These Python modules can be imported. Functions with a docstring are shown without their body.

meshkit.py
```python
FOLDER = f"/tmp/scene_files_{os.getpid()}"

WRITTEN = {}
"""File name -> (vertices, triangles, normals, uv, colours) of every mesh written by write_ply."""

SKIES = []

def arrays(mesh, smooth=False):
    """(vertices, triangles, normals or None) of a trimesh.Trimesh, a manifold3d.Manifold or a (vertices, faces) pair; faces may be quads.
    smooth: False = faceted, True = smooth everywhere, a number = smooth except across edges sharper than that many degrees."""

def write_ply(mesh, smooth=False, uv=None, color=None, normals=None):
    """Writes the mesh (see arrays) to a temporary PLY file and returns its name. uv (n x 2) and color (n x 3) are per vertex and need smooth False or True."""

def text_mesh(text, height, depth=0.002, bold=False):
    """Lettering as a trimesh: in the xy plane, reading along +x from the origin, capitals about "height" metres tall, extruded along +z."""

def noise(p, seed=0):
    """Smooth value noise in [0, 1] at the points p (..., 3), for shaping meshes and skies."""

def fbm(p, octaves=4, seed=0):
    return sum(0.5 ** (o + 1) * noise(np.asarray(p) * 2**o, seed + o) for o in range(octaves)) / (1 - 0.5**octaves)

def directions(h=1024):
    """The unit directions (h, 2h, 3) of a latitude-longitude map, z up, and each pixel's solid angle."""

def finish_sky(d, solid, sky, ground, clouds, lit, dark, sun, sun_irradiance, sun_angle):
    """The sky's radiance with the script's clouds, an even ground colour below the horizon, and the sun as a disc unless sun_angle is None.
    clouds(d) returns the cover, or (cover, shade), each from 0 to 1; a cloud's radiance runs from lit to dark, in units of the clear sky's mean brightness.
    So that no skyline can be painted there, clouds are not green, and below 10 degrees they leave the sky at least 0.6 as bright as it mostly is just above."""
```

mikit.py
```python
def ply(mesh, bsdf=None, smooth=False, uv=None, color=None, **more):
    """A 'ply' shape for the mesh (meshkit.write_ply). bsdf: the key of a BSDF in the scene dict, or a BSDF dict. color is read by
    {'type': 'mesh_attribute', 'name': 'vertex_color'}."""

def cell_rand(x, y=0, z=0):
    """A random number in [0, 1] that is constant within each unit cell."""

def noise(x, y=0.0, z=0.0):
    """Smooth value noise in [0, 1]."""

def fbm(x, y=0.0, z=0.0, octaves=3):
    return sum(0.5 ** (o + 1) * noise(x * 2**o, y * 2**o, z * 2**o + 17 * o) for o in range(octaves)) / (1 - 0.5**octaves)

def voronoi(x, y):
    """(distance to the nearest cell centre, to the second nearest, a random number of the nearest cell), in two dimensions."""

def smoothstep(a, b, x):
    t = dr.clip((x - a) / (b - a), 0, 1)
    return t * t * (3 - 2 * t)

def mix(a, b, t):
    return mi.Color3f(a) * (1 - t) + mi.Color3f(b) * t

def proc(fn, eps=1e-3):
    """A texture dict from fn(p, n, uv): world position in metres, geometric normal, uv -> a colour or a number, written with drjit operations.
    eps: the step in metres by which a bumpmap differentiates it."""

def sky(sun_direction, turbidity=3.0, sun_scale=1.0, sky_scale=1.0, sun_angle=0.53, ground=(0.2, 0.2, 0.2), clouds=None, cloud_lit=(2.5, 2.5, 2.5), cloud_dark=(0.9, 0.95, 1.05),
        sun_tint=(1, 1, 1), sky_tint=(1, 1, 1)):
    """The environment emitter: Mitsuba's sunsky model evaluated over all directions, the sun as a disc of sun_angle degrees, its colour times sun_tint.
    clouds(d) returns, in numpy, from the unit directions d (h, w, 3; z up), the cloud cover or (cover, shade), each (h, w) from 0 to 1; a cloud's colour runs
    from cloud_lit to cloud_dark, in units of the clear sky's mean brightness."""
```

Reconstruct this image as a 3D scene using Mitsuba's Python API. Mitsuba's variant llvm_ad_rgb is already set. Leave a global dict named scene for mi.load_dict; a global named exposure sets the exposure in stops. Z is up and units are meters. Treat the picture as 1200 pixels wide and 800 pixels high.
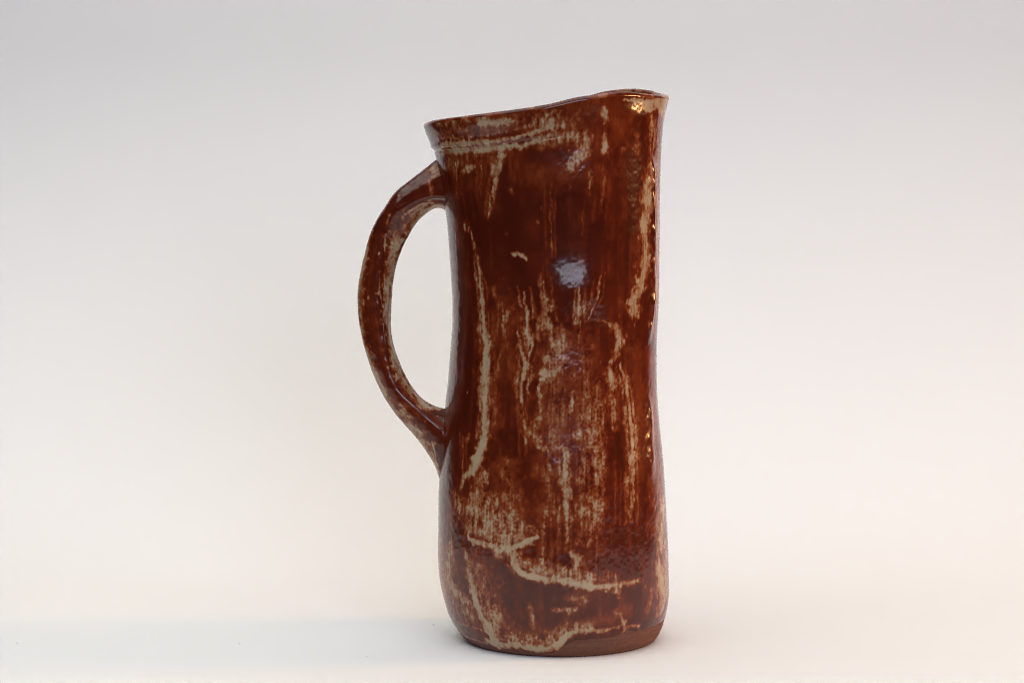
"""A hand-made glazed stoneware jug on a seamless white paper sweep, lit by soft daylight-coloured lamps and one low warm lamp from the right."""
import math
import numpy as np
import trimesh
import mitsuba as mi
import mikit
import meshkit
from meshkit import noise, fbm
from scipy.ndimage import gaussian_filter
from scipy.interpolate import CubicSpline, PchipInterpolator

T = mi.ScalarTransform4f
scene, labels = {}, {}

# ------------------------------------------------------------------ camera and lamps
exposure = 0.0
EYE, PITCH, FOCAL = (-0.0224, -1.35, 0.285), math.radians(5.08), 2890.0 / 1200.0      # metres, radians, image widths
scene["camera"] = {
    "type": "perspective", "fov": math.degrees(2 * math.atan(0.5 / FOCAL)), "fov_axis": "x", "near_clip": 0.05, "far_clip": 50.0,
    "to_world": T().look_at(origin=list(EYE), target=[EYE[0], EYE[1] + math.cos(PITCH), EYE[2] - math.sin(PITCH)], up=[0, 0, 1]),
}
# name: (centre, aimed at, width, height, radiance)
LAMPS = {
    "front_softbox": ((0.60, -2.40, 0.95), (0.0, 0.0, 0.20), 1.70, 0.95, (4.8, 5.3, 6.5)),
    "overhead_softbox": ((-0.20, -0.25, 1.90), (-0.05, 0.0, 0.0), 3.00, 2.20, (2.06, 2.05, 1.92)),
    "warm_lamp": ((2.60, 0.22, 0.64), (0.0, 0.0, 0.15), 0.44, 0.44, (74.0, 38.0, 15.0)),
}

# ------------------------------------------------------------------ measured tables (mm, degrees)
# LEFT, RIGHT: (height, x) of the wall on the handle side and on the spout side. STREAKS: brushed and poured slip marks, (softness, (degrees, height, width, strength), ...).
# CLAY: (degrees, height) where the glaze ends. HANDLE: outer x, z, inner x, z, place of the ridge. HANDLE_STREAKS: (softness, (station, place round the strap, width, strength), ...).
LEFT = [(-1.1, -46.58), (2.7, -50.36), (7.1, -53.67), (13.3, -56.97), (22.4, -59.79), (32.0, -61.9), (41.6, -63.06), (51.2, -63.5), (65.5, -63.23), (79.8, -62.96), (89.3, -62.46), (98.8, -61.96), (108.3, -61.23), (117.8, -60.27), (127.2, -59.3), (134.3, -58.58), (143.8, -57.39), (155.6, -56.42), (167.3, -55.46), (176.8, -54.97), (186.1, -54.95), (195.5, -55.4), (211.9, -56.53), (229.7, -57.89), (239.0, -59.27), (248.3, -61.11), (256.3, -62.49), (260.9, -63.18), (266.0, -63.86), (269.3, -64.79), (273.0, -66.17), (277.2, -68.02), (281.8, -69.87), (283.7, -70.33)]
RIGHT = [(-2.1, 53.45), (1.3, 57.7), (7.1, 60.75), (13.8, 62.61), (20.0, 63.76), (27.2, 64.34), (41.6, 64.35), (55.9, 64.03), (67.9, 63.26), (79.8, 62.48), (91.7, 61.71), (103.5, 60.61), (113.0, 59.48), (122.5, 58.49), (132.0, 57.73), (143.8, 57.11), (155.6, 56.9), (165.0, 56.86), (174.4, 57.18), (186.1, 57.92), (202.6, 58.3), (221.3, 58.43), (240.0, 58.57), (258.6, 58.7), (272.5, 59.09), (278.6, 59.53), (284.1, 59.96), (289.7, 60.86), (293.4, 61.77), (297.1, 62.68), (298.9, 63.14)]
CLAY = [(-174.3, 12.6), (-159.9, 6.5), (-143.9, 4.2), (-133.8, 2.5), (-114.0, 4.4), (-98.7, 2.9), (-92.1, 4.1), (-85.3, 10.7), (-78.1, 13.8), (-64.4, 13.5), (-56.4, 15.1), (-52.1, 16.8), (-45.5, 15.4), (-38.0, 15.2), (-28.9, 15.8), (-13.0, 15.4)]
HANDLE = [(-53.1, 271.6, -53.2, 228.8, 0.58), (-63.9, 264.6, -62.5, 238.3, 0.73), (-75.5, 255.8, -69.5, 234.8, 0.59), (-84.4, 248.8, -73.8, 230.9, 0.49), (-90.8, 240.9, -77.5, 225.7, 0.37), (-96.4, 232.0, -80.8, 219.9, 0.36), (-100.4, 222.7, -83.2, 214.7, 0.43), (-104.0, 210.1, -85.5, 207.2, 0.53), (-106.0, 200.7, -87.2, 199.8, 0.57), (-107.0, 188.5, -88.5, 188.0, 0.61), (-105.8, 172.5, -88.7, 173.5, 0.71), (-102.2, 157.5, -86.7, 160.3, 0.65), (-94.4, 137.2, -80.6, 145.7, 0.56), (-83.7, 122.0, -74.1, 136.2, 0.67), (-74.2, 110.9, -68.5, 131.5, 0.7), (-66.7, 100.2, -62.8, 128.9, 0.68), (-62.9, 91.2, -58.6, 127.7, 0.68), (-60.1, 78.8, -52.0, 123.4, 0.72)]
STREAKS = [
    (1, [(-153.2, 280.7, 20.73, 0.42), (-122.7, 283.1, 24.19, 0.42), (-100.1, 286.1, 24.19, 0.42), (-79.3, 286.1, 20.73, 0.42)]),
    (0.82, [(-151.4, 283.7, 5.76, 0.6), (-129.2, 286.1, 5.76, 0.6), (-119, 287.3, 5.76, 0.6)]),
    (0.82, [(-122.6, 283.7, 4.61, 0.92), (-114.2, 284.9, 6.91, 0.92), (-107.6, 285.8, 4.03, 0.92)]),
    (0.82, [(-154.6, 273, 4.03, 0.9), (-132.8, 273.9, 4.32, 0.9), (-117.6, 274.8, 3.46, 0.85), (-106.6, 276.9, 2.59, 0.8), (-96.3, 279.6, 4.03, 0.8), (-89.6, 282.8, 6.91, 0.85), (-85.8, 289, 5.76, 0.7)]),
    (0.82, [(-166.3, 269, 3.46, 0.85), (-136, 269.9, 4.32, 0.9), (-122.6, 270.9, 4.9, 0.95), (-104.2, 272.8, 4.61, 0.9), (-94.9, 275.2, 3.46, 0.8), (-86.1, 276.9, 2.3, 0.6)]),
    (1, [(-95, 274.9, 10.37, 0.5), (-79.5, 277.8, 11.75, 0.5), (-72.1, 274.8, 13.82, 0.5)]),
    (1, [(-71.9, 276.6, 6.67, 0.6), (-73, 270.7, 9.39, 0.7), (-78.7, 263, 7.64, 0.85), (-82.1, 263.6, 4.07, 0.6)]),
    (1, [(-86.9, 289.6, 6.35, 0.75), (-83.8, 283.1, 4.63, 0.75)]),
    (0.82, [(-62.4, 278.4, 2.6, 0.85), (-62.4, 274.2, 4.55, 0.95), (-62.6, 270.7, 6.16, 0.95)]),
    (1, [(-63.4, 292, 4.51, 0.72), (-62.1, 287.3, 5.87, 0.72), (-62.4, 284.9, 3.9, 0.72)]),
    (1, [(-80, 293.1, 21.05, 0.32), (-67.1, 293.1, 30.02, 0.32), (-56.2, 284.9, 33.29, 0.32), (-66.4, 273, 22.63, 0.32)]),
    (0.46, [(-52.5, 296.8, 1.73, 1), (-44.4, 295.9, 3.46, 1), (-35.4, 294.7, 5.76, 1), (-24, 295.5, 6.91, 1)]),
    (0.46, [(-38.4, 292.7, 2.88, 1), (-31.8, 290.9, 3.46, 1), (-28.8, 292.1, 2.88, 1)]),
    (0.58, [(-24.8, 297, 13.73, 1), (-17.2, 292.2, 13.16, 1), (-16.4, 289.2, 6.58, 0.8)]),
    (1, [(-26, 284.9, 6.58, 0.6), (-26.1, 274, 9.41, 0.55), (-27.7, 263.1, 8.91, 0.5)]),
    (0.82, [(-28.9, 260.7, 10, 0.7), (-32.1, 251, 10.85, 0.9), (-31.3, 241.3, 13.29, 0.9), (-34.2, 230.4, 10.26, 0.9), (-34.3, 219.5, 9.2, 0.85), (-33.5, 212.1, 10.44, 0.85)]),
    (1, [(-18.6, 245.8, 11.85, 0.5), (-17.2, 211.3, 9.87, 0.75)]),
    (1, [(-151.8, 264.9, 13.82, 0.45), (-128, 266.4, 13.82, 0.45), (-113.4, 267.7, 10.37, 0.45)]),
    (1, [(-143, 268, 5.74, 0.7), (-144.3, 257.2, 5.92, 0.6), (-149, 246.1, 4.48, 0.4)]),
    (0.82, [(-114, 267.7, 5.04, 0.85), (-118.9, 255.1, 3.95, 0.75), (-124.1, 241.9, 3.13, 0.7), (-127, 234.6, 2.16, 0.55)]),
    (0.82, [(-141.4, 258.7, 4.03, 0.85), (-134.1, 260.7, 5.18, 0.85), (-130.9, 261.9, 2.88, 0.85)]),
    (1, [(-126.9, 262.2, 3.24, 0.5), (-129.4, 246.6, 2.24, 0.35)]),
    (1, [(-98.1, 257.7, 17.28, 0.3), (-81.1, 258.9, 20.73, 0.3), (-61.9, 258.7, 17.28, 0.3)]),
    (1, [(-70.4, 258.8, 5.5, 0.5), (-71.8, 247.5, 3.64, 0.4)]),
    (1, [(-64.2, 262.3, 4.48, 0.5), (-63.5, 251.6, 3.86, 0.4), (-66.1, 237.3, 2.52, 0.35)]),
    (0.82, [(-90.3, 252.9, 1.44, 0.5), (-91.9, 237.5, 1.44, 0.5), (-92.4, 214.7, 1.44, 0.45)]),
    (0.94, [(-144.9, 229.6, 5.51, 0.75), (-145, 228.9, 5.52, 0.75)]),
    (0.94, [(-111.2, 249.6, 2.78, 0.6), (-111.2, 248.9, 2.78, 0.6)]),
    (0.94, [(-99, 233, 2.62, 0.7), (-99, 232.3, 2.62, 0.7)]),
    (0.94, [(-116.4, 226.8, 1.93, 0.5), (-116.4, 226.1, 1.93, 0.5)]),
    (0.94, [(-96.9, 240.2, 1.74, 0.4), (-96.9, 239.5, 1.74, 0.4)]),
    (0.94, [(-51.4, 270.9, 3.69, 0.6), (-51.4, 270.2, 3.68, 0.6)]),
    (0.94, [(-81.6, 250.9, 2.33, 0.5), (-81.6, 250.2, 2.33, 0.5)]),
    (0.82, [(-141.1, 226.9, 2.29, 0.5), (-137.5, 213.7, 2.98, 0.6)]),
    (0.82, [(-75.4, 238.6, 1.19, 0.38), (-75.8, 226.6, 1.19, 0.38)]),
    (1, [(-41.9, 277.7, 5.17, 0.5), (-40.9, 269.3, 5.27, 0.5)]),
    (0.82, [(-112.9, 215, 1.44, 0.95), (-109.9, 215.8, 2.02, 0.95), (-107.4, 214.8, 2.02, 0.95), (-106.2, 212.7, 1.44, 0.95)]),
    (0.82, [(-33.1, 218.2, 10.55, 0.85), (-34.1, 207.3, 11.29, 0.88), (-37.7, 197.7, 8.47, 0.8), (-42.5, 189.4, 11.93, 0.85), (-43.3, 185.8, 13.43, 0.9), (-40.4, 182, 6.22, 0.85)]),
    (0.64, [(-137.8, 217.4, 2.57, 0.6), (-135.7, 201.7, 3.3, 0.9), (-134.5, 188.3, 4.44, 1), (-133.6, 176.2, 5.17, 1), (-130.9, 165.4, 6.48, 1), (-130.6, 152.1, 5.69, 1), (-129, 135.2, 6.3, 1), (-128.6, 122, 6.26, 1)]),
    (0.82, [(-135.3, 201.7, 2.46, 0.55), (-133.3, 194.5, 3.56, 0.55), (-134.9, 187.1, 2.44, 0.55)]),
    (1, [(-126.6, 197.2, 3.59, 0.5), (-125.6, 192.2, 3.54, 0.5)]),
    (1, [(-122.6, 188.9, 4.79, 0.55), (-117.7, 184.2, 5.86, 0.75), (-120.4, 178.1, 4.67, 0.6), (-118.9, 170.9, 3.95, 0.5)]),
    (1, [(-119.3, 169.7, 3.96, 0.45), (-122.6, 156.2, 4.79, 0.5), (-123.9, 144, 3.47, 0.35)]),
    (0.82, [(-108.2, 196, 1.52, 0.6), (-106.1, 182.1, 2.4, 0.8), (-105, 175.5, 4.77, 0.9), (-102.9, 166.5, 2.66, 0.75)]),
    (0.82, [(-111.4, 174.8, 2.16, 0.6), (-107.7, 162.8, 3.63, 0.9), (-105.4, 155.7, 5.38, 0.95), (-107.7, 148.4, 3.63, 0.85), (-106.6, 136.4, 2.4, 0.6), (-104.3, 123.3, 2.67, 0.6)]),
    (0.82, [(-102.4, 173.8, 2.36, 0.7), (-103.5, 164.1, 2.37, 0.7), (-105.1, 153.9, 2.39, 0.7)]),
    (0.82, [(-96.9, 201.5, 1.74, 0.6), (-96, 190.7, 3.47, 0.9), (-95.3, 183.5, 3.76, 0.9), (-93.9, 178.1, 4.33, 0.85)]),
    (1, [(-95.8, 178.1, 11.81, 0.62), (-90.7, 173.9, 16.59, 0.6), (-89, 164.3, 19.36, 0.58), (-89.9, 155.9, 19.35, 0.6), (-94.5, 149.3, 11.79, 0.6)]),
    (1, [(-94.3, 177.5, 6.34, 0.8), (-92.3, 177.5, 6.34, 0.8)]),
    (1, [(-85.9, 160.7, 5.18, 0.75), (-84, 160.6, 5.18, 0.75)]),
    (1, [(-95.6, 154.1, 7.49, 0.8), (-93.7, 154.1, 7.49, 0.8)]),
    (1, [(-90.8, 154.7, 7.49, 0.75), (-88.9, 154.7, 7.49, 0.75)]),
    (1, [(-97.2, 149.8, 3.74, 0.9), (-95.2, 149.9, 3.74, 0.9)]),
    (1, [(-94.7, 161.9, 4.61, 0.7), (-92.8, 161.9, 4.61, 0.7)]),
    (0.82, [(-78.9, 197.9, 1.76, 0.7), (-78.8, 188.3, 2.64, 0.9), (-78.5, 179.8, 3.82, 0.9)]),
    (1, [(-77.9, 178, 3.24, 0.5), (-78.5, 163, 2.35, 0.45)]),
    (0.82, [(-67.1, 203.7, 1.56, 0.65), (-69.3, 190.5, 1.54, 0.65), (-73, 181.9, 1.51, 0.65)]),
    (0.82, [(-59.9, 178.7, 2.99, 0.75), (-54.4, 175.7, 5.31, 0.9), (-52.4, 170.5, 7.27, 0.95), (-55.2, 162.1, 5.61, 0.9), (-57.8, 158, 4.08, 0.85)]),
    (0.82, [(-74.9, 180.4, 1.73, 0.4), (-68.4, 181, 1.73, 0.4), (-59.2, 178.7, 1.73, 0.4)]),
    (0.94, [(-59.2, 155.1, 4.69, 0.75), (-58.3, 149.6, 8.8, 0.95), (-57.1, 145.9, 6.86, 0.9)]),
    (0.82, [(-51.6, 156.5, 2.57, 0.7), (-47, 143.4, 3.94, 0.92), (-45.2, 131.2, 3.65, 0.9), (-44.9, 121.4, 3.67, 0.9)]),
    (1, [(-78.1, 169, 21.19, 0.36), (-76.3, 152.1, 28.46, 0.36), (-74.7, 135.3, 28.66, 0.36), (-72.3, 123.2, 29.01, 0.36)]),
    (0.94, [(-80.4, 142.6, 4.38, 0.7), (-81.4, 130.7, 3.5, 0.7)]),
    (1, [(-65.2, 151.7, 8.38, 0.45), (-66, 137.3, 12.1, 0.58), (-67.3, 123, 12.73, 0.6)]),
    (1, [(-57.4, 140.5, 6.15, 0.6), (-56.7, 124.8, 6.89, 0.6)]),
    (1, [(-96.9, 136.7, 4.64, 0.5), (-99.5, 123.5, 9.11, 0.5)]),
    (1, [(-98, 147.4, 2.33, 0.6), (-97.2, 135.5, 2.32, 0.6)]),
    (0.64, [(-127.7, 120.5, 6.19, 1), (-129.7, 111.9, 7.11, 1), (-133.2, 101.3, 9.09, 1), (-137.4, 96.6, 7.65, 1)]),
    (0.82, [(-143.5, 88.5, 2.42, 0.7), (-141.2, 94.9, 4.14, 0.9), (-136.8, 98.5, 5.89, 1)]),
    (1, [(-127.7, 119.9, 4.03, 0.6), (-119.7, 117.3, 2.3, 0.4)]),
    (1, [(-129.9, 97.4, 11.72, 0.65), (-129.5, 84, 15.22, 0.7)]),
    (1, [(-144.1, 116.6, 2.95, 0.5), (-142.2, 99.7, 2.82, 0.5)]),
    (1, [(-144.4, 82.2, 13.82, 0.52), (-130.1, 81.5, 19.01, 0.52), (-113.2, 87.9, 17.28, 0.52)]),
    (1, [(-133.3, 84.8, 10.28, 0.88), (-131.8, 78.3, 8.5, 0.88)]),
    (1, [(-138.9, 118.3, 3.51, 0.5), (-140.3, 114.5, 3.61, 0.5)]),
    (1, [(-106.8, 139.1, 2.11, 0.55), (-104.5, 121.8, 2.38, 0.55), (-103.3, 107.5, 2.07, 0.4)]),
    (1, [(-97.9, 129.2, 8.37, 0.5), (-101.2, 121.9, 11.98, 0.6), (-95.9, 115.5, 8.34, 0.6)]),
    (0.94, [(-97, 114.3, 3.46, 0.8), (-93.4, 114.1, 4.03, 0.8)]),
    (0.94, [(-83.3, 113.7, 3.48, 0.7), (-84.8, 95.8, 4.34, 0.88), (-83.8, 76.5, 4.06, 0.7)]),
    (1, [(-86.7, 119.9, 1.44, 0.35), (-80.1, 120.5, 3.46, 0.6), (-75.5, 120.6, 1.44, 0.3)]),
    (1, [(-80.1, 122.6, 5.85, 0.7), (-79.4, 120.2, 8.44, 0.7)]),
    (1, [(-67.2, 119.1, 9, 0.68), (-66.1, 102.3, 9.07, 0.68), (-68.5, 92.8, 11.14, 0.62), (-71.6, 76.1, 16.03, 0.6)]),
    (1, [(-76.3, 112.3, 9.25, 0.48), (-74.3, 102.7, 12.2, 0.55), (-77.4, 98, 10.62, 0.65)]),
    (1, [(-57.4, 137.8, 5.47, 0.5), (-55.7, 123.2, 5.58, 0.5)]),
    (1, [(-57.3, 101.6, 2.05, 0.38), (-58.8, 72.7, 2.02, 0.38)]),
    (0.82, [(-45.1, 128.4, 4.47, 0.9), (-45.3, 111.4, 4.46, 0.88), (-46.3, 95.8, 3.58, 0.85), (-48.7, 72.9, 2.68, 0.6)]),
    (0.82, [(-54.4, 92.7, 1.44, 0.4), (-46.9, 95.8, 1.44, 0.4)]),
    (0.82, [(-50.2, 126.4, 3, 0.65), (-50, 125.2, 3.01, 0.65)]),
    (1, [(-92, 104.2, 4.03, 0.75), (-91.2, 102.4, 4.03, 0.75)]),
    (1, [(-94.8, 103, 8.32, 0.45), (-91.6, 88.6, 10.37, 0.45), (-93.9, 74.2, 10.39, 0.45)]),
    (0.94, [(-19.1, 84.8, 13.82, 0.5), (-19.6, 67.4, 16.46, 0.75)]),
    (0.82, [(-33.7, 72.1, 2.59, 0.4), (-36, 70, 2.45, 0.4)]),
    (0.64, [(-135.8, 63, 3.74, 1), (-130, 61.5, 4.9, 1), (-120.5, 60.5, 5.47, 1), (-113, 59.2, 6.34, 1), (-107.2, 62.2, 4.32, 1), (-98.4, 66.5, 2.59, 1)]),
    (1, [(-141.4, 78.8, 15.21, 0.6), (-127.2, 75.6, 24.19, 0.6), (-114.3, 71.9, 25.57, 0.62), (-103.9, 68.9, 13.82, 0.5)]),
    (1, [(-143.3, 79.8, 7.49, 0.8), (-130.1, 79, 8.06, 0.8)]),
    (1, [(-119.3, 55.7, 4.61, 0.6), (-114.4, 54.3, 3.46, 0.6)]),
    (0.64, [(-110.6, 58.3, 5.76, 0.95), (-109.5, 50.5, 5.18, 1), (-104.8, 46.5, 5.47, 1), (-94.4, 44.4, 5.47, 1), (-83.6, 43.1, 5.18, 1), (-72.6, 39.6, 4.9, 1), (-60.5, 39.8, 4.03, 0.95), (-46.4, 40.5, 2.59, 0.8)]),
    (1, [(-105.2, 50.7, 5.18, 0.5), (-92.1, 48.7, 6.34, 0.5), (-81.3, 47.3, 6.34, 0.5)]),
    (0.82, [(-59.7, 45.2, 3, 0.85), (-59, 39.6, 4.37, 0.85), (-58.4, 32.7, 2.71, 0.85)]),
    (1, [(-83.9, 86, 3.77, 0.8), (-83.9, 71.6, 3.77, 0.7), (-84.4, 58.9, 2.89, 0.6)]),
    (1, [(-83.3, 58.9, 4.64, 0.6), (-80.1, 55.8, 6.43, 0.74), (-79.4, 48.5, 7.03, 0.74)]),
    (1, [(-76.1, 81, 15.67, 0.52), (-71.8, 69.9, 17.46, 0.52), (-76.5, 64.1, 10.66, 0.52)]),
    (1, [(-94.9, 81.2, 4.05, 0.5), (-95.3, 57.1, 3.47, 0.55)]),
    (1, [(-69.6, 66.1, 3.69, 0.42), (-68.9, 49.1, 4.32, 0.42)]),
    (0.82, [(-137.7, 55.3, 3.85, 0.8), (-135.8, 42.7, 5.79, 0.9), (-133.4, 30.5, 7.14, 0.95), (-131.5, 20.7, 7.69, 0.95), (-127.1, 14.9, 7.94, 0.95), (-127.4, 7.6, 9.43, 1)]),
    (1, [(-150.3, 56.5, 6.38, 0.75), (-154.8, 39.4, 12.86, 0.75), (-149.7, 31.6, 12.57, 0.8), (-138.5, 28.5, 6.96, 0.85)]),
    (1, [(-120.7, 27.8, 6.7, 0.6), (-123, 14.2, 8.24, 0.75)]),
    (0.82, [(-152.2, 13.9, 2.02, 0.62), (-136.7, 13.5, 2.02, 0.62), (-129.8, 12.6, 2.3, 0.62)]),
    (1, [(-125.8, 32.9, 19.59, 0.5), (-126.5, 25.2, 17.19, 0.5)]),
    (0.64, [(-133.9, 8, 4.03, 0.9), (-127.9, 5.8, 5.76, 1), (-113.2, 6.4, 4.61, 1), (-99.5, 4.7, 5.18, 1), (-93, 7, 5.18, 1), (-86.3, 13.4, 4.9, 1), (-80.4, 16.4, 3.74, 0.9), (-65.8, 15.1, 3.17, 0.85), (-57.3, 17, 2.3, 0.7)]),
    (0.82, [(-174.3, 4.2, 1.44, 0.7), (-146.7, 5.8, 1.73, 0.7), (-134.2, 5.2, 2.3, 0.7)]),
    (0.94, [(-56.9, 20.9, 2.75, 0.85), (-54, 15.1, 4.98, 0.85), (-55.5, 11.1, 3.49, 0.85)]),
    (1, [(-53.5, 16.1, 2.3, 0.6), (-43.4, 15.4, 2.3, 0.6)]),
    (0.94, [(-44.3, 11.7, 3.71, 0.6), (-44, 4.2, 4.56, 0.65), (-47.6, 1.8, 6.24, 0.7)]),
    (1, [(-57.6, 23.2, 5.18, 0.6), (-60.3, 24.8, 4.03, 0.6)]),
    (0.94, [(-27.9, 51.2, 5.54, 0.8), (-26.1, 39.6, 14.42, 0.9), (-23.4, 26.5, 14.49, 0.85), (-24.6, 19.7, 9.96, 0.7)]),
    (1, [(-34.6, 33, 6.08, 0.5), (-39.4, 23.1, 5.45, 0.5)]),
    (1, [(-17.1, 79.3, 14.81, 0.75), (-23, 55.3, 14.14, 0.7)]),
    (1, [(-90, 27.5, 3.74, 0.68), (-82.3, 27.6, 4.32, 0.68)]),
    (1, [(-84, 33.9, 5.76, 0.55), (-76.2, 33.6, 8.99, 0.55)]),
    (1, [(-103.2, 28.7, 4.14, 0.5), (-103.1, 17.2, 3.55, 0.5)]),
    (1, [(-119.3, 12, 11.75, 0.42), (-104.1, 12, 12.44, 0.42), (-90.9, 15, 10.37, 0.42)]),
    (1, [(-52.7, 26.4, 8.99, 0.34), (-63.5, 21.3, 8.99, 0.34), (-80.4, 20, 6.34, 0.34)]),
    (1, [(-163.9, 54.1, 19.75, 0.5), (-162.6, 37.9, 21.72, 0.5), (-160.2, 24.5, 19.75, 0.5)]),
    (1, [(-18.6, 54.5, 13.82, 0.6), (-16.9, 29, 11.85, 0.6)]),
    (1, [(-134.5, 68.6, 11.52, 0.72), (-125.8, 67.2, 11.52, 0.74), (-114.4, 65.3, 12.67, 0.74), (-107.3, 66.3, 11.52, 0.72), (-100.6, 70.3, 10.37, 0.6)]),
    (1, [(-108.6, 54.2, 10.37, 0.7), (-102.9, 51.4, 10.37, 0.7), (-94.3, 48.7, 11.75, 0.68), (-83.5, 46.8, 11.75, 0.66), (-72.5, 43.9, 9.68, 0.6), (-60.4, 43.5, 8.29, 0.5)]),
    (1, [(-129.9, 14.5, 10.37, 0.66), (-119.8, 10.6, 10.37, 0.66), (-107.1, 9.8, 10.37, 0.62), (-95, 9.7, 10.37, 0.62), (-86.2, 17.6, 8.99, 0.6), (-73.4, 19, 5.76, 0.5)]),
    (1, [(-131.6, 47, 18.48, 0.55), (-127.6, 30.1, 21.82, 0.55), (-123.2, 18, 20.66, 0.55)]),
    (1, [(-157.6, 42.7, 36.31, 0.5), (-154.2, 26.9, 36.54, 0.5), (-141.4, 20.4, 22.14, 0.5)]),
    (1, [(-128.8, 166.5, 10.64, 0.42), (-125.5, 144.8, 10.18, 0.42), (-125.7, 123.1, 8.51, 0.42)]),
    (1, [(-129.5, 182.5, 8.96, 0.42), (-125.7, 158.4, 10.22, 0.42), (-122.3, 124.8, 9.81, 0.42)]),
    (1, [(-95, 162.8, 20.81, 0.4), (-89.5, 146, 20.74, 0.4), (-91.3, 122.1, 24.2, 0.4), (-89.2, 98.2, 24.19, 0.4), (-91.7, 76.6, 20.74, 0.4)]),
    (1, [(-75.3, 162.6, 17.86, 0.46), (-71, 139.6, 21.93, 0.46), (-72.5, 119.3, 21.75, 0.46), (-72.1, 97.8, 21.79, 0.46), (-73.9, 76.2, 21.58, 0.46)]),
    (1, [(-88.2, 142.7, 20.74, 0.42), (-86.7, 124.7, 20.77, 0.42)]),
    (1, [(-119.1, 189, 15.81, 0.36), (-117.1, 168.5, 15.53, 0.36), (-113.3, 151.8, 11.29, 0.36)]),
    (1, [(-114.6, 102.2, 15.21, 0.42), (-112, 85.5, 18.63, 0.42), (-108.4, 74.9, 18.21, 0.42)]),
    (1, [(-38.5, 160.8, 16.66, 0.3), (-34.9, 131.1, 24.15, 0.3), (-41, 100, 21.06, 0.3)]),
    (1, [(-21.1, 281.2, 15.39, 0.45), (-15.2, 248.2, 15.8, 0.6), (-14.4, 211.2, 17.77, 0.7)]),
    (1, [(-17.5, 217.5, 14.81, 0.72), (-18.3, 192.9, 17.77, 0.6), (-19.1, 173.1, 13.82, 0.4)]),
    (1, [(-22.1, 154.5, 23.85, 0.34), (-18.6, 129.4, 29.62, 0.4), (-24.8, 93.1, 24.71, 0.42), (-26.7, 68.5, 19.98, 0.45)]),
    (1, [(-30.5, 287.3, 9.53, 0.55), (-26.1, 277.6, 11.01, 0.55)]),
]
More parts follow.
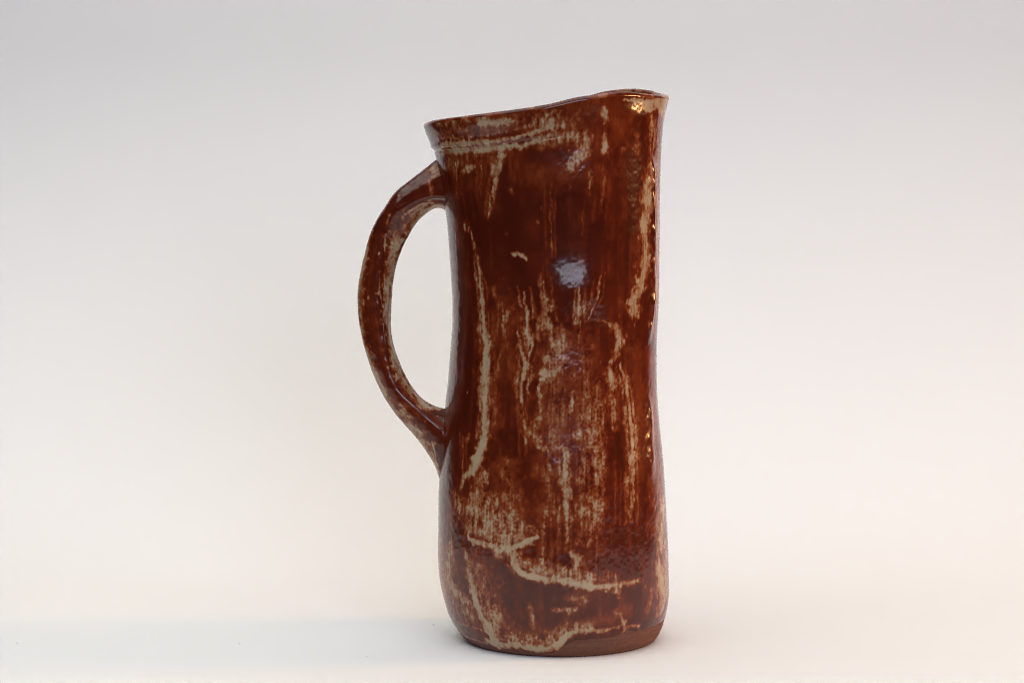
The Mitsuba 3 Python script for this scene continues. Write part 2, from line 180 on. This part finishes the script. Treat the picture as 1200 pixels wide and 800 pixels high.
HANDLE_STREAKS = [
    (0.82, [(6.24, 0.073, 2.02, 0.6), (6.49, 0.06, 3.76, 0.85), (6.95, 0.069, 3.76, 0.85), (7.56, 0.051, 2.89, 0.75), (8.28, 0.053, 2.6, 0.74), (9.02, 0.049, 2.6, 0.75), (9.6, 0.02, 2.6, 0.74), (10.01, 0.026, 3.18, 0.8)]),
    (0.82, [(10.27, 0.039, 3.47, 0.8), (10.72, 0.055, 3.18, 0.85), (11.13, 0.07, 2.31, 0.75), (11.46, 0.066, 1.73, 0.74)]),
    (0.82, [(7.77, 0.327, 1.73, 0.74), (8.66, 0.364, 2.31, 0.75), (9.2, 0.402, 1.73, 0.7)]),
    (1, [(7.08, 0.421, 2.89, 0.6), (8.22, 0.472, 4.33, 0.7), (9.2, 0.436, 5.78, 0.75), (9.97, 0.398, 6.07, 0.8)]),
    (1, [(7.56, 0.253, 1.44, 0.5), (8.68, 0.286, 2.31, 0.65), (9.22, 0.319, 1.73, 0.6)]),
    (1, [(10.07, 0.408, 6.07, 0.8), (10.45, 0.401, 6.93, 0.74), (10.9, 0.396, 5.89, 0.6)]),
    (1, [(11.5, 0.363, 5.89, 0.62), (11.98, 0.381, 7.8, 0.62), (12.63, 0.368, 7.8, 0.62), (13.36, 0.335, 6.93, 0.62), (14.09, 0.39, 6.93, 0.62)]),
    (1, [(12.22, 0.082, 2.02, 0.74), (12.52, 0.074, 2.6, 0.75), (12.96, 0.113, 2.31, 0.74)]),
    (1, [(12.26, 0.075, 2.31, 0.74), (12.69, 0.075, 4.16, 0.74), (13.07, 0.12, 2.02, 0.74)]),
    (1, [(13.7, 0.369, 4.33, 0.75), (14.46, 0.426, 4.91, 0.75), (15.13, 0.46, 3.47, 0.75)]),
    (0.94, [(14.9, 0.159, 1.73, 0.8), (15.38, 0.111, 2.17, 0.8), (15.71, 0.059, 2.6, 0.8)]),
    (1, [(12.12, 0.021, 1.44, 0.6), (13.47, 0.01, 1.73, 0.6), (14.75, 0.013, 1.73, 0.6)]),
    (1, [(13.02, 0.327, 2.89, 0.7), (13.54, 0.331, 4.51, 0.7)]),
    (1, [(13.7, 0.068, 2.31, 0.5), (14.28, 0.036, 2.02, 0.5)]),
    (0.94, [(3.77, 0.305, 1.44, 0.6), (2.58, 0.322, 1.73, 0.74), (1.93, 0.316, 1.73, 0.75), (1.35, 0.354, 2.02, 0.8), (1.08, 0.433, 1.73, 0.74)]),
    (1, [(4.3, 0.215, 1.44, 0.6), (5.01, 0.249, 1.44, 0.6)]),
    (1, [(1.38, 0.171, 2.89, 0.55), (1.29, 0.232, 2.89, 0.55)]),
    (1, [(1.19, 0.084, 4.16, 0.55), (1.11, 0.134, 4.16, 0.55)]),
    (1, [(5.42, 0.047, 1.73, 0.5), (5.87, 0.056, 1.73, 0.5)]),
    (1, [(4.06, 0.408, 4.51, 0.45), (2.23, 0.392, 5.2, 0.45)]),
    (1, [(5.7, 0.277, 1.44, 0.6), (6.34, 0.286, 1.44, 0.6)]),
    (1, [(5.19, 0.372, 8.67, 0.74), (6.47, 0.39, 8.67, 0.74), (7.76, 0.394, 8.67, 0.74), (8.76, 0.4, 8.67, 0.74), (9.63, 0.387, 8.67, 0.74)]),
    (1, [(10.07, 0.44, 8.67, 0.76), (11, 0.41, 8.67, 0.76), (11.78, 0.39, 8.67, 0.76), (12.68, 0.422, 8.67, 0.76), (13.88, 0.402, 8.67, 0.76)]),
    (1, [(1.15, 0.431, 10.4, 0.65), (2.3, 0.42, 10.4, 0.65), (4.28, 0.436, 10.4, 0.65)]),
    (1, [(12.85, 0.129, 8.67, 0.7), (13.65, 0.085, 8.67, 0.7), (14.66, 0.063, 8.67, 0.7), (15.58, 0.041, 8.67, 0.7)]),
    (1, [(6.3, 0.003, 8.67, 0.7), (7.63, 0.046, 8.67, 0.7), (8.79, 0.048, 8.67, 0.7), (9.92, 0.023, 8.67, 0.7)]),
    (1, [(10.14, 0.039, 6.93, 0.7), (10.89, 0.069, 6.93, 0.7), (11.56, 0.081, 6.93, 0.7), (12.41, 0.073, 6.93, 0.7)]),
]
# RIM: (degrees, height of the lip). CREASE: (degrees, height) of the fold under the rim. BULGES: dents and swellings (degrees, height, extent in degrees, extent in mm, mm).
RIM = [(-188, 283.6), (-180, 283.7), (-150, 285.6), (-123.5, 288.2), (-106, 290.4), (-90.7, 293.1), (-75, 297.1), (-67, 298.2), (-56, 299.6), (-48.6, 299.8), (-37, 298.9), (-17.6, 298.5),
       (0, 298.9), (18, 300.0), (28, 301.6), (42, 302.5), (55, 301.8), (66, 299.3), (75, 297.0), (90, 293.0), (105, 290.3), (123, 288.0), (150, 285.5)]
CREASE = [(-188, 269.0), (-160, 269.6), (-128, 271.4), (-105, 274.5), (-83, 278.0), (-60, 281.0)]
BULGES = [(-79, 196, 18, 12, 2.5), (-82, 152, 30, 17, 0.9), (-75, 256, 15, 11, 0.7)]
HALF_DEPTH_AT = [0, 1, 2.5, 5, 11, 13, 14.5, 16, 17]
HALF_DEPTH = [13, 12, 9.5, 8.5, 8.5, 9.5, 11.5, 13, 12]
# RIDGES: vertical welts of thick glaze (degrees below, degrees above, height from, height to, half width in degrees, mm).
RIDGES = [(-25, -26, 172, 262, 3.4, 2.1), (-29, -27, 98, 134, 4.0, 1.4)]


def shape(v, f, bsdf, color=None, normals=None, smooth=False, **more):
    """A ply shape; normals, when given, are shared between neighbouring parts so that no seam shows."""
    if normals is None:
        return mikit.ply((v, f), bsdf, smooth=smooth, color=color, **more)
    path = meshkit.write_ply((v, f), False, None, color, normals=normals)
    return {"type": "ply", "filename": path, "face_normals": False, "bsdf": {"type": "ref", "id": bsdf}, **more}


# ------------------------------------------------------------------ materials
scene["glaze"] = {"type": "principled", "base_color": {"type": "mesh_attribute", "name": "vertex_color"}, "roughness": 0.16, "specular": 0.43}
scene["bare_clay"] = {"type": "twosided", "bsdf": {"type": "principled", "base_color": {"type": "mesh_attribute", "name": "vertex_color"}, "roughness": 0.8, "specular": 0.25}}
scene["paper"] = {"type": "twosided", "bsdf": {"type": "diffuse", "reflectance": mikit.proc(
    lambda p, n, uv: mi.Color3f(0.83, 0.825, 0.82) * (0.99 + 0.02 * mikit.fbm(p.x * 9, p.y * 9, p.z * 9)))}}
scene["crumb_clay"] = {"type": "diffuse", "reflectance": {"type": "rgb", "value": [0.30, 0.22, 0.17]}}
scene["black_fabric"] = {"type": "twosided", "bsdf": {"type": "diffuse", "reflectance": {"type": "rgb", "value": [0.03, 0.03, 0.03]}}}

# ------------------------------------------------------------------ the paper sweep
HALF, FRONT, BEND, RADIUS, TOP = 0.50, -0.38, 0.15, 0.34, 1.25
path = [(FRONT, 0.0)] + [(y, 0.0) for y in np.linspace(FRONT + 0.05, BEND, 9)]
path += [(BEND + RADIUS * math.sin(a), RADIUS * (1 - math.cos(a))) for a in np.linspace(0, math.pi / 2, 40)[1:]]
path += [(BEND + RADIUS, z) for z in np.linspace(RADIUS, TOP, 8)[1:]]
path = np.array(path)
tang = np.gradient(path, axis=0)
tang /= np.linalg.norm(tang, axis=1, keepdims=True)
under = path + 0.0015 * np.stack([tang[:, 1], -tang[:, 0]], 1)
loop = np.vstack([path, under[::-1]])
nl = len(loop)
v = np.vstack([np.column_stack([np.full(nl, x), loop]) for x in (-HALF, HALF)])
i = np.arange(nl)
j = (i + 1) % nl
f = np.vstack([np.column_stack([i, j, j + nl]), np.column_stack([i, j + nl, i + nl])])
k = np.arange(len(path) - 1)
caps = np.vstack([np.column_stack([k, nl - 1 - k, k + 1]), np.column_stack([k + 1, nl - 1 - k, nl - 2 - k])])
f = np.vstack([f, caps, caps[:, ::-1] + nl])
scene["backdrop"] = mikit.ply((v, f), "paper", smooth=35)
labels["backdrop"] = {"label": "seamless white paper sweep under and behind the jug", "category": "backdrop", "kind": "structure"}


# ------------------------------------------------------------------ glaze
def smooth01(a, b, x):
    t = np.clip((x - a) / (b - a), 0, 1)
    return t * t * (3 - 2 * t)


def flows(X, Z, rows, ragged):
    """Thickness (0 to 1) of the pale slip at the surface points (X, Z), in mm, from brush marks and runs: (softness, [(x, z, width, strength), ...])."""
    P = np.zeros_like(Z)
    for soft, pts in rows:
        for a, b in zip(pts[:-1], pts[1:]):
            r = max(a[2], b[2]) * (0.6 + 0.35 * soft) + 0.3
            c = np.nonzero((X > min(a[0], b[0]) - r) & (X < max(a[0], b[0]) + r))[0]
            if not len(c):
                continue
            x, z = X[c][None, :], Z[:, c]
            dx, dz = b[0] - a[0], b[1] - a[1]
            t = np.clip(((x - a[0]) * dx + (z - a[1]) * dz) / (dx * dx + dz * dz + 1e-9), 0, 1)
            d = np.hypot(x - a[0] - t * dx, z - a[1] - t * dz) / (0.5 * (a[2] + t * (b[2] - a[2])) + 1e-6) * (1 + ragged[:, c])
            P[:, c] = np.maximum(P[:, c], (a[3] + t * (b[3] - a[3])) * (1 - smooth01(0.75 - 0.75 * soft, 1.15 + 0.65 * soft, d)))
    return P


RAMP_AT = np.array([0.0, 0.16, 0.34, 0.5, 0.68, 0.84, 1.0])
RAMP = np.array([(0.056, 0.0078, 0.0036), (0.090, 0.0125, 0.0045), (0.155, 0.025, 0.0070), (0.205, 0.050, 0.016), (0.27, 0.115, 0.052), (0.325, 0.205, 0.120), (0.365, 0.270, 0.175)])


def glaze_colour(F):
    return np.stack([np.interp(F, RAMP_AT, RAMP[:, c]) for c in range(3)], -1)


def glaze_field(P, q, z, seed=0):
    """Breaks the slip thickness P up into streaks, mottles and specks. q: 3-D points in mm along the surface (x, y) with heights z."""
    pts = lambda a, b: np.stack([q[..., 0] / a, q[..., 1] / a, z / b], -1)  # noqa: E731
    streak = fbm(pts(1.3, 26.0), 3, seed + 1) - 0.5
    band = smooth01(0.40, 0.60, fbm(pts(4.5, 70.0), 2, seed + 6))
    broad = fbm(pts(11.0, 38.0), 2, seed + 2) - 0.5
    speck = fbm(pts(0.85, 1.15), 2, seed + 3) - 0.5
    mottle = fbm(pts(2.2, 3.8), 3, seed + 4) - 0.5
    brush = fbm(pts(0.9, 12.0), 2, seed + 8) - 0.5
    cloud = fbm(pts(7.0, 10.0), 2, seed + 5) - 0.5
    base = 0.045 + 0.10 * band + 0.30 * streak * band + 0.26 * broad + 0.20 * mottle * band
    F = np.maximum(P * 1.02, np.clip(base, 0, 0.40))
    bell = np.clip(4 * F * (1 - F), 0, 1)
    pale = smooth01(0.2, 0.5, F)
    F = F + speck * (0.06 + 0.80 * bell * pale) + mottle * (0.06 + 0.90 * bell * pale) + (streak * 0.75 + brush * 0.70) * bell * pale + cloud * (0.05 + 0.35 * bell)
    return np.clip(F, 0, 1)


# ------------------------------------------------------------------ the jug: one thrown wall from foot over lip to the inside floor
rng = np.random.default_rng(7)
left = PchipInterpolator(*np.array(LEFT).T)
right = PchipInterpolator(*np.array(RIGHT).T)
HL, HR = LEFT[-1][0], RIGHT[-1][0]
rim_deg, rim_z = np.array(RIM).T
rim_of = PchipInterpolator(np.r_[rim_deg, rim_deg[0] + 360], np.r_[rim_z, rim_z[0]] - 1.2)
front_cols = np.linspace(-188, 8, 700, endpoint=False)
th = np.r_[front_cols, np.linspace(8, 172, 230, endpoint=False)]      # degrees; -90 faces the viewer, 0 is the spout, 180 the handle
NC = len(th)
rad = np.radians(th)
zr = rim_of((th + 188) % 360 - 188)
edge_deg = np.array([c[0] for c in CLAY])
edge_z = np.array([c[1] for c in CLAY]) * 0.82
edge = np.interp(th, np.r_[-188, edge_deg, 8, 60, 120, 172], np.r_[13, edge_z, 13, 11, 9, 13])
edge = edge + 2.4 * (fbm(np.stack([np.cos(rad) * 9, np.sin(rad) * 9, 0 * rad], -1), 3, 34) - 0.5)
NF, NB = 46, 690
FOOT_Z = 0.6
z = np.vstack([FOOT_Z + (edge - FOOT_Z) * np.linspace(0, 1, NF, endpoint=False)[:, None], edge + (zr - edge) * np.linspace(0, 1, NB)[:, None]])


def stretch(z, top, h):
    return np.where(z > 225, 225 + (z - 225) * (h - 225) / np.maximum(top - 225, 1), z)


def wall(z, inset=0.0):
    """Outer wall (mm) at heights z over the columns th; inset moves it towards the axis."""
    l, r = left(np.clip(stretch(z, zr, HL), 0, HL)), right(np.clip(stretch(z, zr, HR), 0, HR))
    c, rx = (l + r) / 2, (r - l) / 2
    s = np.clip(stretch(z, zr, 300) / 300, 0, 1)
    pinch = smooth01(0.962, 1.0, s) * smooth01(math.cos(math.radians(70)), 1.0, np.cos(rad)) * 0.13
    ry = (0.965 * rx - 1.4 * smooth01(0.80, 0.97, s)) * (1 - pinch)
    k = 1 - inset / np.maximum(rx, 1)
    return np.stack([c + rx * k * np.cos(rad), ry * k * np.sin(rad), z + 0 * rad], -1)


W = wall(z)
q3 = W.copy()
rho = np.stack([np.cos(rad), np.sin(rad)], -1)[None]
X = th * math.pi / 180 * 57.0
N = lambda a, b, o, s: fbm(np.stack([q3[..., 0] / a, q3[..., 1] / a, z / b], -1), o, s) - 0.5  # noqa: E731
warpx, warpz = 1.3 * N(3.0, 5.0, 2, 21) + 1.0 * N(1.2, 2.0, 1, 22), 1.6 * N(3.0, 3.0, 2, 23)

streaks = [(soft, [(a * math.pi / 180 * 57.0, b, w, p) for a, b, w, p in pts]) for soft, pts in STREAKS]
for soft, pts in list(streaks):                                         # the brush leaves fainter tracks beside each long run
    if abs(pts[0][1] - pts[-1][1]) > 14 and max(p[2] for p in pts) < 7:
        for side in (-1, 1):
            off, t0 = side * rng.uniform(1.8, 4.2), rng.uniform(-4, 4)
            streaks.append((0.9, [(x + off + rng.normal(0, 0.3), y + t0, w * rng.uniform(0.7, 1.3), min(p * rng.uniform(0.5, 0.75), 0.62)) for x, y, w, p in pts]))
for _ in range(70):                                                     # the side away from the lens carries the same kind of runs
    a, b, ln, w, p = rng.uniform(12, 166), rng.uniform(15, 285), rng.uniform(15, 90), rng.uniform(1.0, 4.5), rng.uniform(0.4, 1.0)
    pts = [((a + rng.normal(0, 1.2)) * math.pi / 180 * 57.0, b - t * ln, w * rng.uniform(0.5, 1.1), p) for t in np.linspace(0, 1, 5)]
    streaks.append((0.6, pts))
ragged = 1.4 * N(1.5, 2.6, 2, 24) + 1.5 * N(3.6, 7.0, 2, 25) + 0.15
P = flows(X, z + warpz, streaks, ragged) * (1 + 0.45 * N(1.4, 6.0, 2, 26) + 0.35 * N(5.0, 9.0, 2, 27))
# a little sideways wander of the marks
shift = np.clip(np.round(warpx / (57.0 * math.pi / 180 * 196 / 700)).astype(int), -6, 6)
cols = (np.arange(NC)[None, :] + shift) % NC
P = np.where((th > -186) & (th < 6), P[np.arange(len(z))[:, None], cols], P)
F = gaussian_filter(glaze_field(0.93 * P, q3, z), (0.6, 0.55), mode=('nearest', 'wrap'))
colour = glaze_colour(F)
clay = np.array([0.135, 0.056, 0.036])
grain = 0.6 * fbm(np.stack([q3[..., 0] / 1.1, q3[..., 1] / 1.1, z / 0.6], -1), 3, 31) + 0.4 * fbm(np.stack([q3[..., 0] / 14, q3[..., 1] / 14, z / 0.9], -1), 2, 33)
fleck = noise(np.stack([q3[..., 0] / 0.7, q3[..., 1] / 0.7, z / 0.7], -1), 32) > 0.93
clay_colour = clay * (0.45 + 1.1 * grain)[..., None] * np.where(fleck, 1.5, 1.0)[..., None]

# relief: hand-thrown unevenness, throwing rings, orange peel, pale runs standing proud, the crease under the rim
relief = 1.1 * N(45.0, 55.0, 2, 41) + 0.26 * N(12.0, 20.0, 2, 42)
relief += 0.15 * N(2.8, 3.2, 2, 43) + 0.025 * N(1.3, 1.5, 1, 47) + 0.07 * N(2.4, 24.0, 2, 44)
relief += 0.05 * N(20.0, 4.5, 2, 45) * np.exp(-((z - 52) / 14) ** 2) * smooth01(-95, -60, th)[None, :]
relief += 0.10 * (F - 0.3) * smooth01(0.2, 0.8, P)
for a0, a1, z0, z1, w, h in RIDGES:
    a_ = a0 + (a1 - a0) * np.clip((z - z0) / (z1 - z0), 0, 1) + 5 * N(30.0, 14.0, 2, 48)
    relief += h * (0.8 + 0.7 * N(5.0, 7.0, 2, 49) + 0.22 * N(3.0, 7.5, 2, 50)) * np.exp(-((th[None, :] - a_) / w) ** 2) * smooth01(z0 - 8, z0 + 5, z) * (1 - smooth01(z1 - 5, z1 + 8, z))
limb = np.exp(-((th + 8) / 20) ** 2)[None, :]
relief += 0.11 * N(2.0, 3.4, 2, 46) * limb * smooth01(90, 130, z)
crease_z = np.interp(th, [c[0] for c in CREASE], [c[1] for c in CREASE])
crease = np.interp(th, [-188, -180, -100, -78], [0.3, 1, 0.8, 0])
dz = z - crease_z
relief += crease * (-0.75 * np.exp(-(dz / 0.75) ** 2) + 0.55 * np.exp(-((dz - 2.2) / 1.8) ** 2))
for a, b, wa, wb, h in BULGES:
    swell = np.exp(-((th[None, :] - a) / wa) ** 2 - ((z - b) / wb) ** 2)
    relief += swell * (h + 0.16 * N(1.9, 1.8, 2, 54))
foot = smooth01(edge - 0.3, edge + 0.6, z)
relief = relief * (0.35 + 0.65 * foot) + 0.35 * foot * (1 - smooth01(24, 60, z))
relief += (1 - foot) * 0.55 * (grain - 0.5)
W[..., :2] += rho * relief[..., None]

rings, ring_col, tag = [W], [colour], [np.r_[np.zeros(NF, int), np.ones(NB, int)]]
colour[:NF] = clay_colour[:NF]
up = W[-1].copy()
inward = -np.stack([np.cos(rad), np.sin(rad), 0 * rad], -1)
lip_r = 2.0 + 0.35 * (fbm(np.stack([up[:, 0] / 9, up[:, 1] / 9, 0 * rad], -1), 2, 51) - 0.5)
lip = []
for a in np.linspace(0, math.pi, 15)[1:]:
    p = up + inward * (lip_r * (1 - math.cos(a)))[:, None]
    p[:, 2] += lip_r * math.sin(a) * 1.1
    lip.append(p)
lip = np.array(lip)
Fl = np.clip(0.20 + 1.2 * (fbm(np.stack([lip[..., 0] / 5, lip[..., 1] / 5, lip[..., 2] / 3], -1), 4, 52) - 0.45), 0.05, 0.9)
Fl = np.maximum(Fl, 0.62 * (noise(np.stack([lip[..., 0] / 6, lip[..., 1] / 6, 0 * lip[..., 0]], -1), 53) > 0.72))
rings.append(lip)
ring_col.append(glaze_colour(Fl))
tag.append(np.full(len(lip), 2))
depth = np.linspace(0, 1, 70)[1:] ** 1.3
zi = zr - 0.5 - (zr - 9.0) * depth[:, None]
inner = wall(zi, 4.0)
inner[..., :2] += rho * (0.9 * (1 - smooth01(0.0, 0.06, depth)))[:, None, None] * -0.0
blend = smooth01(0.0, 0.04, depth)[:, None, None]
inner[..., :2] = lip[-1][None, :, :2] * (1 - blend) + inner[..., :2] * blend
rings.append(inner)
Fi = glaze_field(np.zeros(inner.shape[:2]), inner, inner[..., 2], 60)
ring_col.append(glaze_colour(Fi))
tag.append(np.full(len(inner), 3))
foot_ring = np.array([np.column_stack([W[0, :, 0] * s + W[0, :, 0].mean() * (1 - s), W[0, :, 1] * s, np.full(NC, zz)]) for s, zz in ((0.0, 1.2), (0.45, 1.2), (0.86, 1.1), (0.90, 0.0), (0.975, 0.0))])
G = np.concatenate([foot_ring] + rings)
C = np.concatenate([np.tile(clay, (len(foot_ring), NC, 1))] + ring_col)
tag = np.concatenate([np.zeros(len(foot_ring), int)] + tag)
NR = len(G)
floor_ring = np.array([np.column_stack([G[-1, :, 0] * s + G[-1, :, 0].mean() * (1 - s), G[-1, :, 1] * s, np.full(NC, 8.0)]) for s in (0.6, 0.0)])
G, C, tag = np.concatenate([G, floor_ring]), np.concatenate([C, np.tile(glaze_colour(np.array(0.15)), (2, NC, 1))]), np.r_[tag, 3, 3]
NR = len(G)


def ring_faces(nr, nc):
    i, j = np.meshgrid(np.arange(nr - 1), np.arange(nc), indexing="ij")
    k = (j + 1) % nc
    a, b, c, d = i * nc + j, i * nc + k, (i + 1) * nc + k, (i + 1) * nc + j
    return np.stack([np.stack([a, b, c], -1), np.stack([a, c, d], -1)], 2), i, j


faces, fi, fj = ring_faces(NR, NC)
V = G.reshape(-1, 3) / 1000.0
allf = faces.reshape(-1, 3)
fn = np.cross(V[allf[:, 1]] - V[allf[:, 0]], V[allf[:, 2]] - V[allf[:, 0]])
VN = np.zeros_like(V)
for c in range(3):
    for d in range(3):
        VN[:, d] += np.bincount(allf[:, c], fn[:, d], len(V))
VN /= np.maximum(np.linalg.norm(VN, axis=1, keepdims=True), 1e-30)
COL = np.clip(C.reshape(-1, 3), 0, 1)
spout_cols = (np.abs((th + 180) % 360 - 180) < 46)
ft = tag[fi]
height = G[..., 2][fi, fj]
is_spout = spout_cols[fj] & (ft == 1) & (fi > NR - 2 - len(inner) - len(lip) - 110)
part = np.where(is_spout, 4, ft)
part = np.where(part == 3, 1, part)


def cut(code, key, bsdf):
    f = faces[part == code].reshape(-1, 3)
    use, inv = np.unique(f, return_inverse=True)
    scene[key] = shape(V[use], inv.reshape(-1, 3), bsdf, color=COL[use], normals=VN[use])


cut(1, "jug__body", "glaze")
cut(0, "jug__foot", "bare_clay")
cut(2, "jug__rim", "glaze")
cut(4, "jug__spout", "glaze")
labels["jug"] = {"label": "tall brown glazed stoneware jug with cream streaks and loop handle standing on white paper", "category": "jug"}
labels["jug__foot"] = {"label": "bare unglazed brown clay band at the base"}
labels["jug__spout"] = {"label": "pinched pouring lip with a cream glaze patch under its edge"}

# ------------------------------------------------------------------ handle: a pulled strap with a ridge along the side
H = np.array(HANDLE)
kk = np.arange(len(H))
ks = np.linspace(0, len(H) - 1, 420)
hs = CubicSpline(kk, H)(ks)
NQ = 168
q = np.arange(NQ) / NQ
Oc, Ic, tr = hs[:, 0:2], hs[:, 2:4], np.clip(hs[:, 4], 0.35, 0.78)
half = np.interp(ks, HALF_DEPTH_AT, HALF_DEPTH)
sec_q = np.array([0, 0.05, 0.12, 0.19, 0.25, 0.31, 0.38, 0.45, 0.5, 0.56, 0.64, 0.75, 0.86, 0.94, 1.0])
Y, Tt = [], []
for r_ in range(len(ks)):
    t_ = tr[r_]
    tt = np.array([0, 0.035, 0.17 * t_ / 0.5, 0.60 * t_, t_, t_ + 0.30 * (1 - t_), t_ + 0.66 * (1 - t_), 0.965, 1.0, 0.97, 0.82, 0.5, 0.17, 0.04, 0])
    yy = np.array([0, -0.38, -0.76, -0.965, -1.0, -0.80, -0.56, -0.24, 0, 0.35, 0.75, 1.0, 0.78, 0.40, 0])
    Tt.append(CubicSpline(sec_q, tt, bc_type="periodic")(q))
    Y.append(CubicSpline(sec_q, yy, bc_type="periodic")(q))
Tt, Y = np.array(Tt), np.array(Y) * half[:, None]
hx = Oc[:, None, 0] + (Ic - Oc)[:, None, 0] * Tt
hz = Oc[:, None, 1] + (Ic - Oc)[:, None, 1] * Tt
HG = np.stack([hx, Y - 1.0, hz], -1)
mid = (Oc + Ic) / 2
arc = np.r_[0, np.cumsum(np.linalg.norm(np.diff(mid, axis=0), axis=1))]
PERIM = 58.0
hst = [(soft, [(np.interp(a, ks, arc), b * PERIM, w, p) for a, b, w, p in pts]) for soft, pts in HANDLE_STREAKS]
for _ in range(16):                                                     # far side
    a, b, ln = rng.uniform(10, 180), rng.uniform(0.55, 0.95) * PERIM, rng.uniform(10, 50)
    hst.append((0.7, [(a, b, 3, 0.7), (a + ln / 2, b + rng.normal(0, 2), 4, 0.8), (a + ln, b + rng.normal(0, 2), 2, 0.5)]))
swap = [(soft, [(b, a, w, p) for a, b, w, p in pts]) for soft, pts in hst]
hn = lambda a, o, s: fbm(HG / a, o, s) - 0.5  # noqa: E731
Zarc = np.repeat(arc[:, None], NQ, 1)
HP = flows(q * PERIM, Zarc + 2.0 * hn(3.0, 2, 71), swap, 2.2 * hn(2.4, 2, 76))
along = np.stack([np.cos(q * 2 * math.pi)[None, :] * 9 + 0 * Zarc, np.sin(q * 2 * math.pi)[None, :] * 9 + 0 * Zarc], -1)
HF = glaze_field(1.08 * HP, along, Zarc, 72)
HN = trimesh.Trimesh(HG.reshape(-1, 3), ring_faces(len(ks), NQ)[0].reshape(-1, 3), process=False).vertex_normals.reshape(HG.shape)
rel = 0.7 * hn(17.0, 2, 73) + 0.35 * hn(5.0, 2, 74) + 0.10 * hn(2.2, 2, 75) + 0.10 * (HF - 0.3)
cen = HG.mean(1, keepdims=True)
sgn = np.sign(((HG - cen) * HN).sum(-1).mean())
HG = HG + HN * sgn * rel[..., None]
hf = ring_faces(len(ks), NQ)[0].reshape(-1, 3)
if sgn < 0:
    hf = hf[:, ::-1]
scene["jug__handle"] = shape(HG.reshape(-1, 3) / 1000, hf, "glaze", color=np.clip(glaze_colour(HF).reshape(-1, 3), 0, 1), smooth=True)

# ------------------------------------------------------------------ crumbs of dry clay on the paper
CRUMBS = [((-0.0671, 0.0343), 0.0005, "small dark clay crumb on the paper at the left foot of the jug"),
          ((-0.1718, -0.0164), 0.0004, "clay crumb on the paper in the shadow, midway to the left edge"),
          ((-0.1001, -0.0490), 0.0004, "clay crumb at the front of the shadow, a hand left of the jug"),
          ((-0.2945, -0.0142), 0.0004, "leftmost clay crumb on the paper, near the left edge")]
for n, ((cx, cy), s, text) in enumerate(CRUMBS):
    m = trimesh.creation.icosphere(2, 1.0)
    vv = np.array(m.vertices) * (1 + 0.5 * (noise(np.array(m.vertices) * 1.7 + 9 * n, 80)[:, None] - 0.5)) * [s, 0.6 * s, 0.4 * s]
    vv[:, 2] -= vv[:, 2].min()
    key = "clay_crumb" + (f"_{n:03d}" if n else "")
    scene[key] = mikit.ply((vv + [cx, cy, 0.0], np.array(m.faces)), "crumb_clay", smooth=True)
    labels[key] = {"label": text, "category": "crumb", "group": "clay crumbs on the paper"}

# ------------------------------------------------------------------ the lamps, outside the frame


def lamp(key, label):
    c, at, w, h, L = LAMPS[key]
    m = T().look_at(origin=list(c), target=list(at), up=[0, 0, 1] if abs(c[2]) < 1.2 else [0, 1, 0])
    b = trimesh.creation.box([w + 0.04, h + 0.04, 0.05])
    b.apply_translation([0, 0, -0.03])
    frame = [b]
    for sx, sy, bw, bh in ((1, 0, 0.02, h + 0.04), (-1, 0, 0.02, h + 0.04), (0, 1, w, 0.02), (0, -1, w, 0.02)):
        e = trimesh.creation.box([bw, bh, 0.02])
        e.apply_translation([sx * (w / 2 + 0.01), sy * (h / 2 + 0.01), 0.005])
        frame.append(e)
    if key == "front_softbox":
        e = trimesh.creation.box([w, 0.05, 0.012])
        e.apply_translation([0, -0.28 * h, 0.012])
        frame.append(e)
    scene[key + "__housing"] = mikit.ply(trimesh.util.concatenate(frame), "black_fabric", to_world=m)
    scene[key + "__diffuser"] = {"type": "rectangle", "to_world": m @ T().scale([w / 2, h / 2, 1]), "bsdf": {"type": "ref", "id": "black_fabric"},
                                 "emitter": {"type": "area", "radiance": {"type": "rgb", "value": list(L)}}}
    labels[key] = {"label": label, "category": "lamp"}


lamp("front_softbox", "large cool white softbox behind the camera, to its right")
lamp("overhead_softbox", "wide neutral softbox hanging above the jug")
lamp("warm_lamp", "small warm square lamp standing low on the right of the jug")
